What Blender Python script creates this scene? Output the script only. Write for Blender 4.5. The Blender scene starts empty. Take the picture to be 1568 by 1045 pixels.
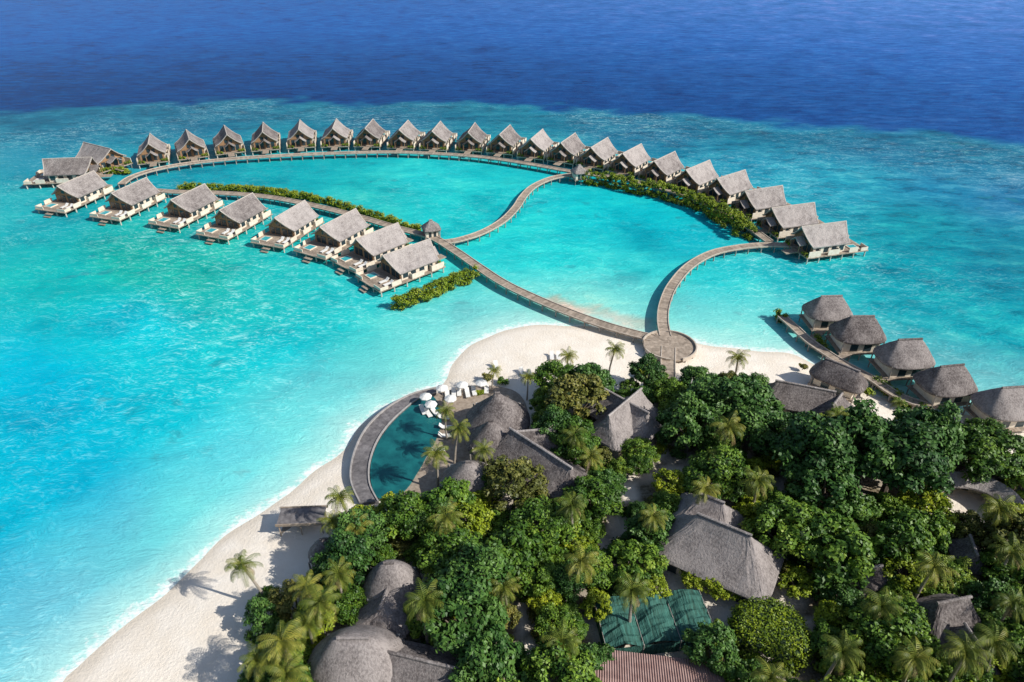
import bpy, math, random
import numpy as np
from mathutils import Vector, Matrix
random.seed(7); rng=np.random.default_rng(7)
H=75.0; F=24/36*1568; PT=math.radians(33); SP,CP=math.sin(PT),math.cos(PT)
def P(u,v,z=0.0):
    """image pixel coordinates, cast through the camera -> world XY on the level plane z"""
    y=v-522.5; t=(H-z)/(F*SP+y*CP)
    return ((u-784)*t,(F*CP-y*SP)*t)
def PXM(v): return (F*SP+(v-522.5)*CP)/H
def PS(l,z=0.0): return [P(u,v,z) for u,v in l]
def s1(c): c/=255.0; return c/12.92 if c<=.04045 else ((c+.055)/1.055)**2.4
def L(r,g,b): return (s1(r),s1(g),s1(b),1.0)
scene=bpy.context.scene
col=scene.collection

# ---------------------------------------------------------------- materials
def newmat(name):
    m=bpy.data.materials.new(name); m.use_nodes=True
    nt=m.node_tree; b=nt.nodes['Principled BSDF']; return m,nt,b
def N(nt,t,**k):
    n=nt.nodes.new(t)
    for a,b in k.items(): setattr(n,a,b)
    return n
def ramp(nt,fac,stops):
    r=N(nt,'ShaderNodeValToRGB'); e=r.color_ramp.elements
    while len(e)<len(stops): e.new(.5)
    for i,(p,c) in enumerate(stops):
        e[i].position=p; e[i].color=c if len(c)==4 else (*c,1)
    nt.links.new(fac,r.inputs[0]); return r.outputs[0]
def noise(nt,vec,scale,detail=4,rough=.55,dist=0):
    n=N(nt,'ShaderNodeTexNoise'); n.inputs['Scale'].default_value=scale; n.inputs['Detail'].default_value=detail
    n.inputs['Roughness'].default_value=rough; n.inputs['Distortion'].default_value=dist
    if vec is not None: nt.links.new(vec,n.inputs['Vector'])
    return n.outputs['Fac']
def mapping(nt,vec,rot=(0,0,0),scale=(1,1,1)):
    n=N(nt,'ShaderNodeMapping'); n.inputs['Rotation'].default_value=rot; n.inputs['Scale'].default_value=scale
    nt.links.new(vec,n.inputs['Vector']); return n.outputs[0]
def mixc(nt,fac,a,b,mode='MIX'):
    n=N(nt,'ShaderNodeMix',data_type='RGBA',blend_type=mode)
    for s,v in ((n.inputs[0],fac),(n.inputs[6],a),(n.inputs[7],b)):
        if isinstance(v,(int,float)): s.default_value=v
        elif isinstance(v,tuple): s.default_value=v
        else: nt.links.new(v,s)
    return n.outputs[2]
def math_(nt,op,a,b=0.0,clamp=False):
    n=N(nt,'ShaderNodeMath',operation=op); n.use_clamp=clamp
    for s,v in ((n.inputs[0],a),(n.inputs[1],b)):
        if isinstance(v,(int,float)): s.default_value=v
        else: nt.links.new(v,s)
    return n.outputs[0]
def bump(nt,b,h,strength,dist):
    n=N(nt,'ShaderNodeBump'); n.inputs['Strength'].default_value=strength; n.inputs['Distance'].default_value=dist
    nt.links.new(h,n.inputs['Height']); nt.links.new(n.outputs[0],b.inputs['Normal']); return n
def pos(nt): return N(nt,'ShaderNodeNewGeometry').outputs['Position']
def objc(nt): return N(nt,'ShaderNodeTexCoord').outputs['Object']
def attr(nt,name,out='Fac'):
    a=N(nt,'ShaderNodeAttribute'); a.attribute_name=name; return a.outputs[out]

def simple(name,c1,c2,scale,rough=.8,bmp=.3,bd=.05,stretch=(1,1,1),spec=.3,shade=0):
    m,nt,b=newmat(name); v=mapping(nt,objc(nt),scale=stretch)
    n=noise(nt,v,scale,4); c=ramp(nt,n,[(.3,c1),(.7,c2)])
    if shade:
        g=ramp(nt,attr(nt,'shade'),[(0,(1-shade,)*3),(1,(1,1,1))]); c=mixc(nt,1.0,c,g,'MULTIPLY')
    nt.links.new(c,b.inputs['Base Color']); b.inputs['Roughness'].default_value=rough
    b.inputs['Specular IOR Level'].default_value=spec
    bump(nt,b,n,bmp,bd); return m

def thatch_mat(name,dark,light):
    m,nt,b=newmat(name); o=objc(nt)
    big=noise(nt,o,.4,3); fine=noise(nt,mapping(nt,o,scale=(1,1,.35)),4.0,4,.75)
    f=math_(nt,'ADD',math_(nt,'MULTIPLY',fine,.62),math_(nt,'MULTIPLY',big,.4))
    rnd=N(nt,'ShaderNodeObjectInfo').outputs['Random']
    f=math_(nt,'ADD',f,math_(nt,'MULTIPLY',math_(nt,'SUBTRACT',rnd,.5),.16))
    c=ramp(nt,f,[(.38,dark),(.64,light)])
    nt.links.new(c,b.inputs['Base Color']); b.inputs['Roughness'].default_value=.95; b.inputs['Specular IOR Level'].default_value=.1
    bump(nt,b,f,.9,.25); return m

def leaf_mat(name,stops,hv=.25,trans=0):
    m,nt,b=newmat(name); rnd=N(nt,'ShaderNodeObjectInfo').outputs['Random']
    a=attr(nt,'shade'); big=noise(nt,pos(nt),.12,1)
    f=math_(nt,'ADD',math_(nt,'MULTIPLY',a,.6),math_(nt,'ADD',math_(nt,'MULTIPLY',rnd,hv),math_(nt,'MULTIPLY',big,.22)))
    c=ramp(nt,f,stops)
    nt.links.new(c,b.inputs['Base Color']); b.inputs['Roughness'].default_value=.5; b.inputs['Specular IOR Level'].default_value=.3
    if trans:
        tr=N(nt,'ShaderNodeBsdfTranslucent'); nt.links.new(c,tr.inputs[0])
        mx=N(nt,'ShaderNodeMixShader'); mx.inputs[0].default_value=trans
        out=nt.nodes['Material Output']; nt.links.new(b.outputs[0],mx.inputs[1]); nt.links.new(tr.outputs[0],mx.inputs[2]); nt.links.new(mx.outputs[0],out.inputs[0])
    return m
M={}
M['thatch']=thatch_mat('thatch',(.145,.125,.12),(.45,.405,.385))
M['thatch_i']=thatch_mat('thatch_weathered',(.095,.080,.078),(.35,.31,.295))
M['wood']=simple('teak_wall',(.24,.13,.065),(.42,.26,.15),3,stretch=(4,4,.4))
M['cream']=simple('cream_render',(.66,.56,.44),(.80,.72,.61),1.2,bmp=.1)
M['deck']=simple('weathered_deck',(.31,.24,.185),(.53,.435,.345),2.0,shade=.38)
M['deckl']=simple('pale_deck_edge',(.44,.37,.30),(.58,.50,.42),2.0)
M['post']=simple('piling',(.25,.22,.2),(.42,.38,.34),2.0)
M['trim']=simple('pale_ridge_thatch',(.38,.33,.29),(.56,.50,.45),3.0)
M['pale']=simple('pale_stilt',(.50,.44,.38),(.66,.6,.53),3.0)
M['glass'],nt,b=newmat('window_glass'); b.inputs['Base Color'].default_value=(.03,.05,.06,1); b.inputs['Roughness'].default_value=.08
M['white']=simple('white_canvas',(.74,.72,.68),(.84,.82,.79),2.0,bmp=.1)
M['bark']=simple('bark',(.11,.085,.065),(.25,.2,.16),5,stretch=(1,1,.4))
M['palmbark']=simple('palm_bark',(.24,.20,.16),(.40,.35,.30),5,stretch=(.5,.5,3))
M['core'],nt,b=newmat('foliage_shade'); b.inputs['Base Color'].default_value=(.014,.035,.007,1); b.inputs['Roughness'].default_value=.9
M['leaf']=leaf_mat('leaf_green',[(.15,(.018,.058,.008)),(.45,(.062,.135,.014)),(.68,(.15,.25,.024)),(.92,(.32,.39,.045))])
M['leafd']=leaf_mat('leaf_deep',[(.15,(.014,.052,.012)),(.5,(.045,.115,.020)),(.9,(.13,.24,.045))])
M['leafy']=leaf_mat('leaf_lime',[(.15,(.11,.16,.010)),(.5,(.23,.30,.015)),(.9,(.43,.44,.03))])
M['leafo']=leaf_mat('leaf_olive',[(.15,(.045,.055,.012)),(.5,(.12,.13,.025)),(.9,(.26,.23,.05))])
M['mang']=leaf_mat('mangrove_leaf',[(.15,(.06,.11,.008)),(.5,(.18,.26,.012)),(.9,(.35,.39,.025))])
M['frond']=leaf_mat('palm_frond',[(.15,(.045,.085,.013)),(.5,(.14,.18,.025)),(.9,(.38,.35,.06))],trans=.2)
M['frondb']=leaf_mat('dry_frond',[(.15,(.17,.12,.05)),(.9,(.42,.32,.15))])

# sand
m,nt,b=newmat('coral_sand'); p=pos(nt)
n1=noise(nt,p,.25,5,.6); n2=noise(nt,p,2.5,4,.7)
sc=ramp(nt,n1,[(.3,(.82,.72,.60)),(.7,(.92,.84,.74))])
wet=attr(nt,'wet'); sc=mixc(nt,wet,sc,(.62,.53,.42,1))
lt=ramp(nt,n2,[(.35,(.12,.09,.05)),(.65,(.38,.32,.23))])
lf=math_(nt,'MULTIPLY',attr(nt,'litter'),ramp(nt,n1,[(.36,(.4,)*3),(.56,(1,1,1))]))
sc=mixc(nt,lf,sc,lt)
nt.links.new(sc,b.inputs['Base Color']); b.inputs['Roughness'].default_value=.95; b.inputs['Specular IOR Level'].default_value=.1
bump(nt,b,n2,.8,.16); M['sand']=m

# sea
m,nt,b=newmat('sea_water'); p=pos(nt)
base=attr(nt,'wcol','Color'); shal=attr(nt,'shal'); sh=attr(nt,'shore'); reef=attr(nt,'reef'); glint=attr(nt,'glint')
warpn=N(nt,'ShaderNodeTexNoise'); warpn.inputs['Scale'].default_value=.18; warpn.inputs['Detail'].default_value=1; nt.links.new(p,warpn.inputs['Vector'])
vm=N(nt,'ShaderNodeVectorMath',operation='MULTIPLY_ADD'); nt.links.new(warpn.outputs['Color'],vm.inputs[0]); vm.inputs[1].default_value=(3.5,3.5,0); nt.links.new(p,vm.inputs[2]); wp=vm.outputs[0]
patch=noise(nt,wp,.045,5,.62)
c=mixc(nt,1.0,base,ramp(nt,patch,[(.34,(.35,.72,.79)),(.46,(.85,.95,.97)),(.54,(1.15,1.01,1.01)),(.66,(2.6,1.14,1.06))]),'MULTIPLY')
ck=noise(nt,mapping(nt,wp,rot=(0,0,-.35),scale=(.42,1,1)),.17,5,.74)
cc=mixc(nt,1.0,c,ramp(nt,ck,[(.37,(.45,.55,.62)),(.47,(.9,.94,.95)),(.54,(1.3,1.06,1.03)),(.62,(3.8,1.42,1.2))]),'MULTIPLY')
c=mixc(nt,reef,c,cc)
vo=N(nt,'ShaderNodeTexVoronoi'); vo.inputs['Scale'].default_value=.13; nt.links.new(wp,vo.inputs['Vector'])
hd=ramp(nt,math_(nt,'ADD',vo.outputs['Distance'],math_(nt,'MULTIPLY',ck,1.2)),[(.64,(1,1,1)),(.77,(0,0,0))])
c=mixc(nt,math_(nt,'MULTIPLY',math_(nt,'MULTIPLY',hd,shal),.45),c,(.02,.25,.31,1))
# ripples, with caustic light and sparkle painted into the water colour
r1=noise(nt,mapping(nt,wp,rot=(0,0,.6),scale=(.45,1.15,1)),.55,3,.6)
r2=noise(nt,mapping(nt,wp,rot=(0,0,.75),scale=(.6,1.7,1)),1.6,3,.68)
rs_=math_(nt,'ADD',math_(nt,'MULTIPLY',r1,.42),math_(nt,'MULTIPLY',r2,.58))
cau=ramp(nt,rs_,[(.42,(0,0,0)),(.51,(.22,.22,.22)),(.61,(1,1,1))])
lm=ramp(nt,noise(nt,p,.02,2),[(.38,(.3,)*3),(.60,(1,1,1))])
cf=math_(nt,'MULTIPLY',math_(nt,'MULTIPLY',cau,lm),math_(nt,'MULTIPLY',shal,glint))
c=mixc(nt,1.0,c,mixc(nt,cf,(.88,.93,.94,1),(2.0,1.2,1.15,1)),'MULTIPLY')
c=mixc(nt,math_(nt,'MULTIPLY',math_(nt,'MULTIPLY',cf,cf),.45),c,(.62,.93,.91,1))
# shore
sd=math_(nt,'ADD',sh,math_(nt,'MULTIPLY',math_(nt,'SUBTRACT',noise(nt,p,.3,4),.5),3.0))
f=ramp(nt,math_(nt,'DIVIDE',sd,28.0),[(0,(.95,)*3),(.10,(.64,)*3),(.3,(.28,)*3),(1,(0,0,0))])
c=mixc(nt,f,c,(.52,.81,.73,1))
foam=ramp(nt,math_(nt,'ADD',math_(nt,'MULTIPLY',sd,.22),noise(nt,p,1.2,3,.7)),[(.55,(1,1,1)),(.85,(0,0,0))])
c=mixc(nt,math_(nt,'MULTIPLY',foam,.8),c,(.90,.91,.88,1))
# open sea waves: bump, plus wave light and dark painted into the colour
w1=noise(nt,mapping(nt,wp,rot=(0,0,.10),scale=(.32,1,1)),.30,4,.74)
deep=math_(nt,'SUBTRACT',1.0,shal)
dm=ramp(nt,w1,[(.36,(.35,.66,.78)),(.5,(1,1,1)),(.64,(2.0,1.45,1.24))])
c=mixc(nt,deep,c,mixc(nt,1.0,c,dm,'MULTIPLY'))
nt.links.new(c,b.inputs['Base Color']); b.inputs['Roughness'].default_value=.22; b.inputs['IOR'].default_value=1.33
b.inputs['Specular IOR Level'].default_value=.02
hh=math_(nt,'ADD',math_(nt,'MULTIPLY',rs_,.7),math_(nt,'MULTIPLY',w1,1.1))
bump(nt,b,hh,.45,.9); M['sea']=m
m,nt,b=newmat('pool_water'); n=noise(nt,objc(nt),.5,3); nt.links.new(ramp(nt,n,[(.3,(.006,.08,.095)),(.7,(.014,.16,.165))]),b.inputs['Base Color'])
b.inputs['Roughness'].default_value=.08; bump(nt,b,noise(nt,objc(nt),2.5,3),.15,.1); M['pool']=m
M['plunge']=simple('plunge_pool',(.03,.32,.36),(.06,.45,.48),2,rough=.1,bmp=.1)
M['net']=simple('teal_shade_net',(.02,.06,.045),(.05,.17,.14),1.4,bmp=.8,bd=.3,stretch=(3,.4,1))
M['corr']=simple('corrugated_red_roof',(.28,.17,.15),(.40,.27,.24),1.0)
M['stone']=simple('grey_paving',(.12,.11,.115),(.27,.25,.25),1.6,shade=.3)
M['stonel']=simple('pale_coping',(.30,.28,.27),(.45,.42,.40),1.6)

# ---------------------------------------------------------------- mesh builder
class MB:
    def __init__(s): s.v=[];s.f=[];s.m=[];s.sh=[]
    def add(s,vs,fs,mat=0,sh=.5):
        o=len(s.v); s.v+= [tuple(map(float,q)) for q in vs]
        for i,f in enumerate(fs):
            s.f.append([o+k for k in f]); s.m.append(mat); s.sh.append(sh[i] if hasattr(sh,'__len__') else sh)
        return s
    def box(s,x0,x1,y0,y1,z0,z1,mat=0,sh=.5):
        return s.add([(x0,y0,z0),(x1,y0,z0),(x1,y1,z0),(x0,y1,z0),(x0,y0,z1),(x1,y0,z1),(x1,y1,z1),(x0,y1,z1)],
          [(0,3,2,1),(4,5,6,7),(0,1,5,4),(1,2,6,5),(2,3,7,6),(3,0,4,7)],mat,sh)
    def tube(s,a,b,r0,r1,n=6,mat=0):
        a=Vector(a);b=Vector(b);d=(b-a).normalized(); t=d.orthogonal().normalized(); w=d.cross(t); vs=[]
        for c,r in ((a,r0),(b,r1)):
            for i in range(n):
                q=2*math.pi*i/n; vs.append(c+(t*math.cos(q)+w*math.sin(q))*r)
        return s.add(vs,[(i,(i+1)%n,n+(i+1)%n,n+i) for i in range(n)]+[tuple(range(n,2*n)),tuple(range(n-1,-1,-1))],mat)
    def prism(s,pts,z0,z1,mat=0,sh=.5):
        n=len(pts); a=sum(pts[i][0]*pts[(i+1)%n][1]-pts[(i+1)%n][0]*pts[i][1] for i in range(n))
        if a<0: pts=pts[::-1]
        return s.add([(x,y,z0) for x,y in pts]+[(x,y,z1) for x,y in pts],
          [tuple(range(n,2*n)),tuple(range(n-1,-1,-1))]+[(i,(i+1)%n,n+(i+1)%n,n+i) for i in range(n)],mat,sh)
    def mesh(s,name,mats,smooth=False):
        me=bpy.data.meshes.new(name); me.from_pydata(s.v,[],s.f)
        for k in mats: me.materials.append(M[k])
        me.polygons.foreach_set('material_index',s.m)
        at=me.attributes.new('shade','FLOAT','FACE'); at.data.foreach_set('value',[float(x) for x in s.sh])
        if smooth: me.polygons.foreach_set('use_smooth',[True]*len(s.f))
        me.update(); return me
def obj(name,me,loc=(0,0,0),rot=0,sc=1):
    o=bpy.data.objects.new(name,me); o.location=loc; o.rotation_euler=(0,0,rot)
    o.scale=(sc,sc,sc) if not hasattr(sc,'__len__') else sc; col.objects.link(o); return o
def place(name,parts,loc,rot=0,sc=1):
    e=obj(name,None,loc,rot,sc)
    for k,me in parts.items():
        c=obj(k,me); c.parent=e
    return e

# ---------------------------------------------------------------- foliage
def puffs(mb,cs,rs,nper,ls,mat,core=None,flat=.85,up=-.35):
    for c,r in zip(cs,rs):
        ps=rng.random()*.6
        n=int(nper*(r*r))+8
        d=rng.normal(size=(n,3)); d/=np.linalg.norm(d,axis=1)[:,None]; d[:,2]=np.where(d[:,2]<up,-d[:,2],d[:,2])
        pp=np.array(c)+d*np.array([r,r,r*flat])*rng.uniform(.72,1.22,(n,1))
        nn=d+rng.normal(size=(n,3))*.55+np.array([0,0,.3]); nn/=np.linalg.norm(nn,axis=1)[:,None]
        t=np.cross(nn,rng.normal(size=(n,3))); t/=np.linalg.norm(t,axis=1)[:,None]; bb=np.cross(nn,t)
        l=ls*rng.uniform(.6,1.4,(n,1)); w=l*.3
        V=np.stack([pp+t*l*.5,pp+bb*w,pp-t*l*.5,pp-bb*w],1).reshape(-1,3)
        mb.add(V,[(4*i,4*i+1,4*i+2,4*i+3) for i in range(n)],mat,(ps+rng.random(n)*.4))
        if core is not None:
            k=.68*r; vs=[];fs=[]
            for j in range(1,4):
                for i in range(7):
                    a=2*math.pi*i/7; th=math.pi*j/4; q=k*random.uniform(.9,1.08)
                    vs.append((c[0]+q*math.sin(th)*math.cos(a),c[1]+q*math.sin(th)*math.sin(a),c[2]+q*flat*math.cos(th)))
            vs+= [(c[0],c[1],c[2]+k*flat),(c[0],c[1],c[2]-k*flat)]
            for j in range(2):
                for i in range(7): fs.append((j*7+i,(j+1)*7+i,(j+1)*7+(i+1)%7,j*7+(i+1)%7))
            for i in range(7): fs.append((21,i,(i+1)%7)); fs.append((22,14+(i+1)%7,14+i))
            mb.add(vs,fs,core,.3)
def tree_mesh(seed,R,hz,zc,npf,leaf,ls=.44):
    global rng
    random.seed(seed); rng=np.random.default_rng(seed)
    mb=MB(); cs=[];rs=[]
    lob=[(random.uniform(0,6.28),random.uniform(-.3,1.0),random.choice([1,2,3,4])) for _ in range(5)]
    for i in range(npf):
        a=2.399963*i+random.uniform(-.35,.35); z=1-1.35*(i+.5)/npf
        rr=math.sqrt(max(0,1-z*z)); k=random.uniform(.68,1.12)
        k*=1+.12*sum(math.cos(q*(a-l))*w for l,w,q in lob)
        cs.append((R*rr*math.cos(a)*k,R*rr*math.sin(a)*k,zc+hz*z*random.uniform(.65,1.25)*(1+.1*math.cos(3*a+seed)))); rs.append(random.choice([.45,.55,.7,.9,1.1])*random.uniform(.9,1.1)*R/3.7)
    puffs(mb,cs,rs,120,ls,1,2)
    top=Vector((.2,.1,zc-hz*.3)); mb.tube((0,0,-.3),(.1,.05,zc*.45),.38,.27,7,0); mb.tube((.1,.05,zc*.45),top,.27,.17,7,0)
    for i in range(8):
        c=cs[random.randrange(npf)]; mb.tube((.1,.05,zc*random.uniform(.35,.55)),c,.15,.05,5,0)
    return mb.mesh('tree',['bark',leaf,'core'])
TREES=[tree_mesh(1,3.7,2.6,5.0,66,'leaf'),tree_mesh(2,3.5,2.9,5.2,60,'leafd'),tree_mesh(3,3.9,2.3,4.8,68,'leaf',.38),
       tree_mesh(4,3.6,2.7,5.3,58,'leafd',.5),tree_mesh(5,3.3,2.2,4.6,48,'leafy'),tree_mesh(6,3.6,2.6,5,60,'leafo'),
       tree_mesh(8,3.6,3.1,5.2,54,'leaf',.55)]
def shrub_mesh(seed,leaf):
    global rng
    random.seed(seed); rng=np.random.default_rng(seed); mb=MB(); cs=[];rs=[]
    for i in range(9):
        a=random.uniform(0,6.28); r=random.uniform(0,1.2); cs.append((r*math.cos(a),r*math.sin(a),random.uniform(.5,1.3))); rs.append(random.uniform(.5,.85))
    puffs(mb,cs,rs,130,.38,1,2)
    for i in range(4): mb.tube((0,0,-.3),cs[i],.08,.03,5,0)
    return mb.mesh('shrub',['bark',leaf,'core'])
SHR=[shrub_mesh(11,'leaf'),shrub_mesh(12,'leafy'),shrub_mesh(13,'leafd'),shrub_mesh(14,'leafo')]
def palm_mesh(seed,h,lean,nf=20,fl=2.9):
    random.seed(seed); mb=MB(); pts=[]
    for i in range(9):
        t=i/8; pts.append(Vector((lean*t**1.6,.15*math.sin(3*t),h*t-.3*(1-t))))
    for i in range(8): mb.tube(pts[i],pts[i+1],.26-.016*i,.26-.016*(i+1),7,0)
    top=pts[-1]
    for k in range(nf):
        az=2.399963*k+random.uniform(-.2,.2); e=math.radians(78-100*(k/nf)+random.uniform(-8,8)); ln=fl*random.uniform(.8,1.12)
        sh=random.random()*.6; mt=2 if k>nf-3 else 1
        d0=Vector((math.cos(az),math.sin(az),0)); side=Vector((-math.sin(az),math.cos(az),0)); ns=15
        prev=top.copy(); tw=random.uniform(-.3,.3)
        for i in range(ns):
            t=i/ns; el=e-1.9*t**1.3
            d=d0*math.cos(el)+Vector((0,0,math.sin(el))); q=prev+d*ln/ns
            mb.tube(prev,q,.04*(1-t)+.01,.04*(1-t)+.008,3,mt)
            if i>0:
                ll=.82*math.sin(math.pi*(.15+.8*t))**.6
                for sg in (-1,1):
                    o=(side*sg*.75+d*.6+Vector((0,0,-.5+sg*tw*.5))).normalized()*ll*random.uniform(.8,1.1)
                    w=d*.055
                    o2=o*.55
                    mb.add([prev-w*.5,prev+w,prev+o2+w*1.1,prev+o2-w*.6,prev+o+Vector((0,0,-.16))],[(0,1,2,3),(3,2,4)],mt,[sh+random.random()*.4]*2)
            prev=q
    for k in range(5):
        a=k*1.3; c=top+Vector((.22*math.cos(a),.22*math.sin(a),-.25)); mb.tube(c+Vector((0,0,-.13)),c+Vector((0,0,.13)),.09,.09,6,2)
    return mb.mesh('palm',['palmbark','frond','frondb'])
PALMS=[palm_mesh(21,8,1.0,22),palm_mesh(22,8,2.6,19),palm_mesh(23,8,.3,24,2.7)]
PL=[1.0,2.6,.3]

# ---------------------------------------------------------------- water + island
def segdist(X,Y,poly):
    d=np.full(X.shape,1e9); ins=np.zeros(X.shape,bool); n=len(poly)
    for i in range(n):
        x0,y0=poly[i]; x1,y1=poly[(i+1)%n]; dx,dy=x1-x0,y1-y0; q=dx*dx+dy*dy+1e-9
        t=np.clip(((X-x0)*dx+(Y-y0)*dy)/q,0,1); d=np.minimum(d,np.hypot(X-x0-t*dx,Y-y0-t*dy))
        c=((y0>Y)!=(y1>Y)); xi=x0+(Y-y0)*dx/(dy if dy else 1e-9); ins^=(c&(X<xi))
    return np.where(ins,d,-d)
def wob(X,Y,s=1.0):
    X=X*s;Y=Y*s
    return (np.sin(X*.13+Y*.07+1)+np.sin(-X*.08+Y*.15+2.3)+.6*np.sin(X*.29+Y*.21)+.6*np.sin(X*.25-Y*.33+.7)+.35*np.sin(X*.61+Y*.5)+.35*np.sin(X*.5-Y*.7+2))/3
def cr(pts,step=None,n=8,closed=False):
    pts=[np.array(p,float) for p in pts]; out=[]
    m=len(pts); rg=range(m if closed else m-1)
    for i in rg:
        if closed: a,b,c,d=pts[i-1],pts[i],pts[(i+1)%m],pts[(i+2)%m]
        else: a,b,c,d=pts[max(i-1,0)],pts[i],pts[i+1],pts[min(i+2,m-1)]
        for k in range(n):
            t=k/n; out.append(.5*((2*b)+(-a+c)*t+(2*a-5*b+4*c-d)*t*t+(-a+3*b-3*c+d)*t**3))
    if not closed: out.append(pts[-1])
    if step:
        o=np.array(out); s=np.r_[0,np.cumsum(np.hypot(*np.diff(o[:,:2],axis=0).T))]; q=np.linspace(0,s[-1],max(2,int(s[-1]/step)+1))
        out=[np.array([np.interp(x,s,o[:,j]) for j in range(o.shape[1])]) for x in q]
    return out
shore=PS([(92,1045),(160,985),(212,938),(262,905),(310,862),(362,812),(425,770),(480,725),(520,690),(548,650),(590,625),(640,602),(678,588),(700,556),(738,522),(790,503),(845,499),(905,500),(950,508),(990,522),(1045,522),(1100,531),(1160,540),(1215,546),(1255,565),(1300,592),(1350,607),(1420,626),(1500,636),(1570,650),(1680,680),(1850,760)])
shore=[tuple(p) for p in cr(shore,n=5)]+[(170,60),(190,-30),(120,-80),(-10,-70),(-40,-10),(-42,20)]
def axis(dense0,dense1,st,far0,far1):
    a=list(np.arange(dense0,dense1+.01,st)); s=st; x=dense1
    while x<far1: s*=1.09; x+=s; a.append(x)
    s=st; x=dense0
    while x>far0: s*=1.09; x-=s; a.insert(0,x)
    return np.array(a)
def gridmesh(name,xs,ys,Z,attrs,mat):
    nx,ny=len(xs),len(ys); X,Y=np.meshgrid(xs,ys); V=np.stack([X,Y,Z],-1).reshape(-1,3)
    i,j=np.meshgrid(np.arange(nx-1),np.arange(ny-1)); a=(j*nx+i).ravel(); fs=np.stack([a,a+1,a+nx+1,a+nx],1)
    me=bpy.data.meshes.new(name); me.from_pydata(V.tolist(),[],fs.tolist())
    for k,v in attrs.items():
        if v.ndim==3:
            at=me.attributes.new(k,'FLOAT_COLOR','POINT'); at.data.foreach_set('color',np.concatenate([v.reshape(-1,3),np.ones((nx*ny,1))],1).ravel())
        else:
            at=me.attributes.new(k,'FLOAT','POINT'); at.data.foreach_set('value',v.ravel())
    me.materials.append(mat); me.polygons.foreach_set('use_smooth',[True]*len(me.polygons)); me.update(); return obj(name,me)
def ss(a,b,x): t=np.clip((x-a)/(b-a),0,1); return t*t*(3-2*t)

xs=axis(-110,140,1.5,-6000,6000); ys=axis(20,330,1.5,-3000,9000)
X,Y=np.meshgrid(xs,ys)
sd=segdist(X,Y,shore)+wob(X,Y)*1.1
ctrl=[(50,330,22,170,178),(20,230,25,140,165),(100,420,6,178,176),(60,600,0,182,208),(200,500,5,195,208),(300,420,14,172,158),(400,450,16,182,180),(450,560,8,198,205),
(150,750,0,178,206),(350,700,0,198,212),(60,950,0,168,202),(550,520,24,194,194),(640,530,60,207,202),(300,800,10,204,212),(500,640,25,206,210),(200,400,10,172,158),
(450,265,15,170,178),(650,270,30,198,200),(700,320,25,202,200),(560,300,32,186,184),(300,262,15,155,172),(900,330,12,194,200),(1000,340,10,188,198),(850,400,30,208,206),(950,430,58,212,208),
(800,350,20,198,200),(900,465,95,210,196),(1060,360,8,176,190),(1100,450,28,198,200),(1120,500,75,210,205),(1250,420,10,172,180),(1400,420,6,156,170),(1500,520,10,158,172),(1560,600,14,158,172),
(1400,350,12,146,162),(1520,400,12,128,152),(1450,280,28,134,172),(1300,270,32,158,182),(1150,240,24,145,174),(1540,300,34,122,165),(1000,205,18,115,153),(600,190,10,108,142),(300,185,10,112,145),(80,200,15,118,148),(1350,230,26,120,162)]
def warp(x,y): yy=np.maximum(y,15)+0*x; return x/(yy+20)*2.0,np.log(yy+10)*1.6
qx,qy=warp(X,Y); num=np.zeros(X.shape+(3,)); den=np.zeros(X.shape)
for u,v,r,g,b_ in ctrl:
    cx,cy=P(u,v); wx,wy=warp(cx,cy); w=1/((qx-wx)**2+(qy-wy)**2+.006)**1.6
    num+=w[...,None]*np.array(L(r,g,b_)[:3]); den+=w
C=num/den[...,None]
def blend(C,w,c): return C*(1-w[...,None])+np.array(c[:3])*w[...,None]
ed=[P(u,v) for u,v in [(-600,215),(-300,188),(0,174),(200,161),(500,156),(800,163),(1000,176),(1200,189),(1400,204),(1568,222),(1900,262)]]
ed.sort(); ye=np.interp(X,[e[0] for e in ed],[e[1] for e in ed])
dd=Y-ye+wob(X,Y,.6)*9+wob(X,Y,2.2)*3
C=blend(C,.75*ss(-70,-14,dd)*(1-ss(-10,5,dd)),L(12,104,136))
dw=ss(-6,7,dd)
lr=ss(-200,420,X)
t1=ss(5,230,dd)
deepc=np.array(L(0,62,124)[:3])[None,None]*(1-t1)[...,None]+np.array(L(0,90,172)[:3])[None,None]*t1[...,None]
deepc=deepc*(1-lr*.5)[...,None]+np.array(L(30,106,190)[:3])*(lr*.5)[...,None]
far=ss(300,750,Y)*(.6*lr); deepc=deepc*(1-far)[...,None]+np.array(L(85,145,225)[:3])*far[...,None]  # sky reflection painted into the deep colour, growing rightward and farther out
C=C*(1-dw[...,None])+deepc*dw[...,None]
a=np.array(P(850,463)); bq=np.array(P(985,499)); dv=bq-a; t=np.clip(((X-a[0])*dv[0]+(Y-a[1])*dv[1])/dv.dot(dv),0,1); dist=np.hypot(X-a[0]-t*dv[0],Y-a[1]-t*dv[1])+wob(X,Y,4)*1.8
near=(1-ss(0,40,-sd))
C=blend(C,.16*near,L(95,220,212))
C=blend(C,.85*(1-ss(.5,3.5,dist)),L(165,148,120))
reef=np.clip(ss(50,110,X-(-.12)*(Y-150)) *.9+ .9*ss(-75,-30,dd),0,1)
cl,cm=P(240,400); reef=np.clip(reef+.4*np.exp(-(((X-cl)/28)**2+((Y-cm)/18)**2)),0,1)
loop=PS([(660,365),(1010,520),(1040,430),(1150,375),(1100,320),(900,262),(600,234),(300,250),(215,275),(420,302)])
inner_=ss(-2,4,segdist(X,Y,loop))
reef=np.clip(reef+.3*inner_,0,1)*(1-dw)
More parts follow.
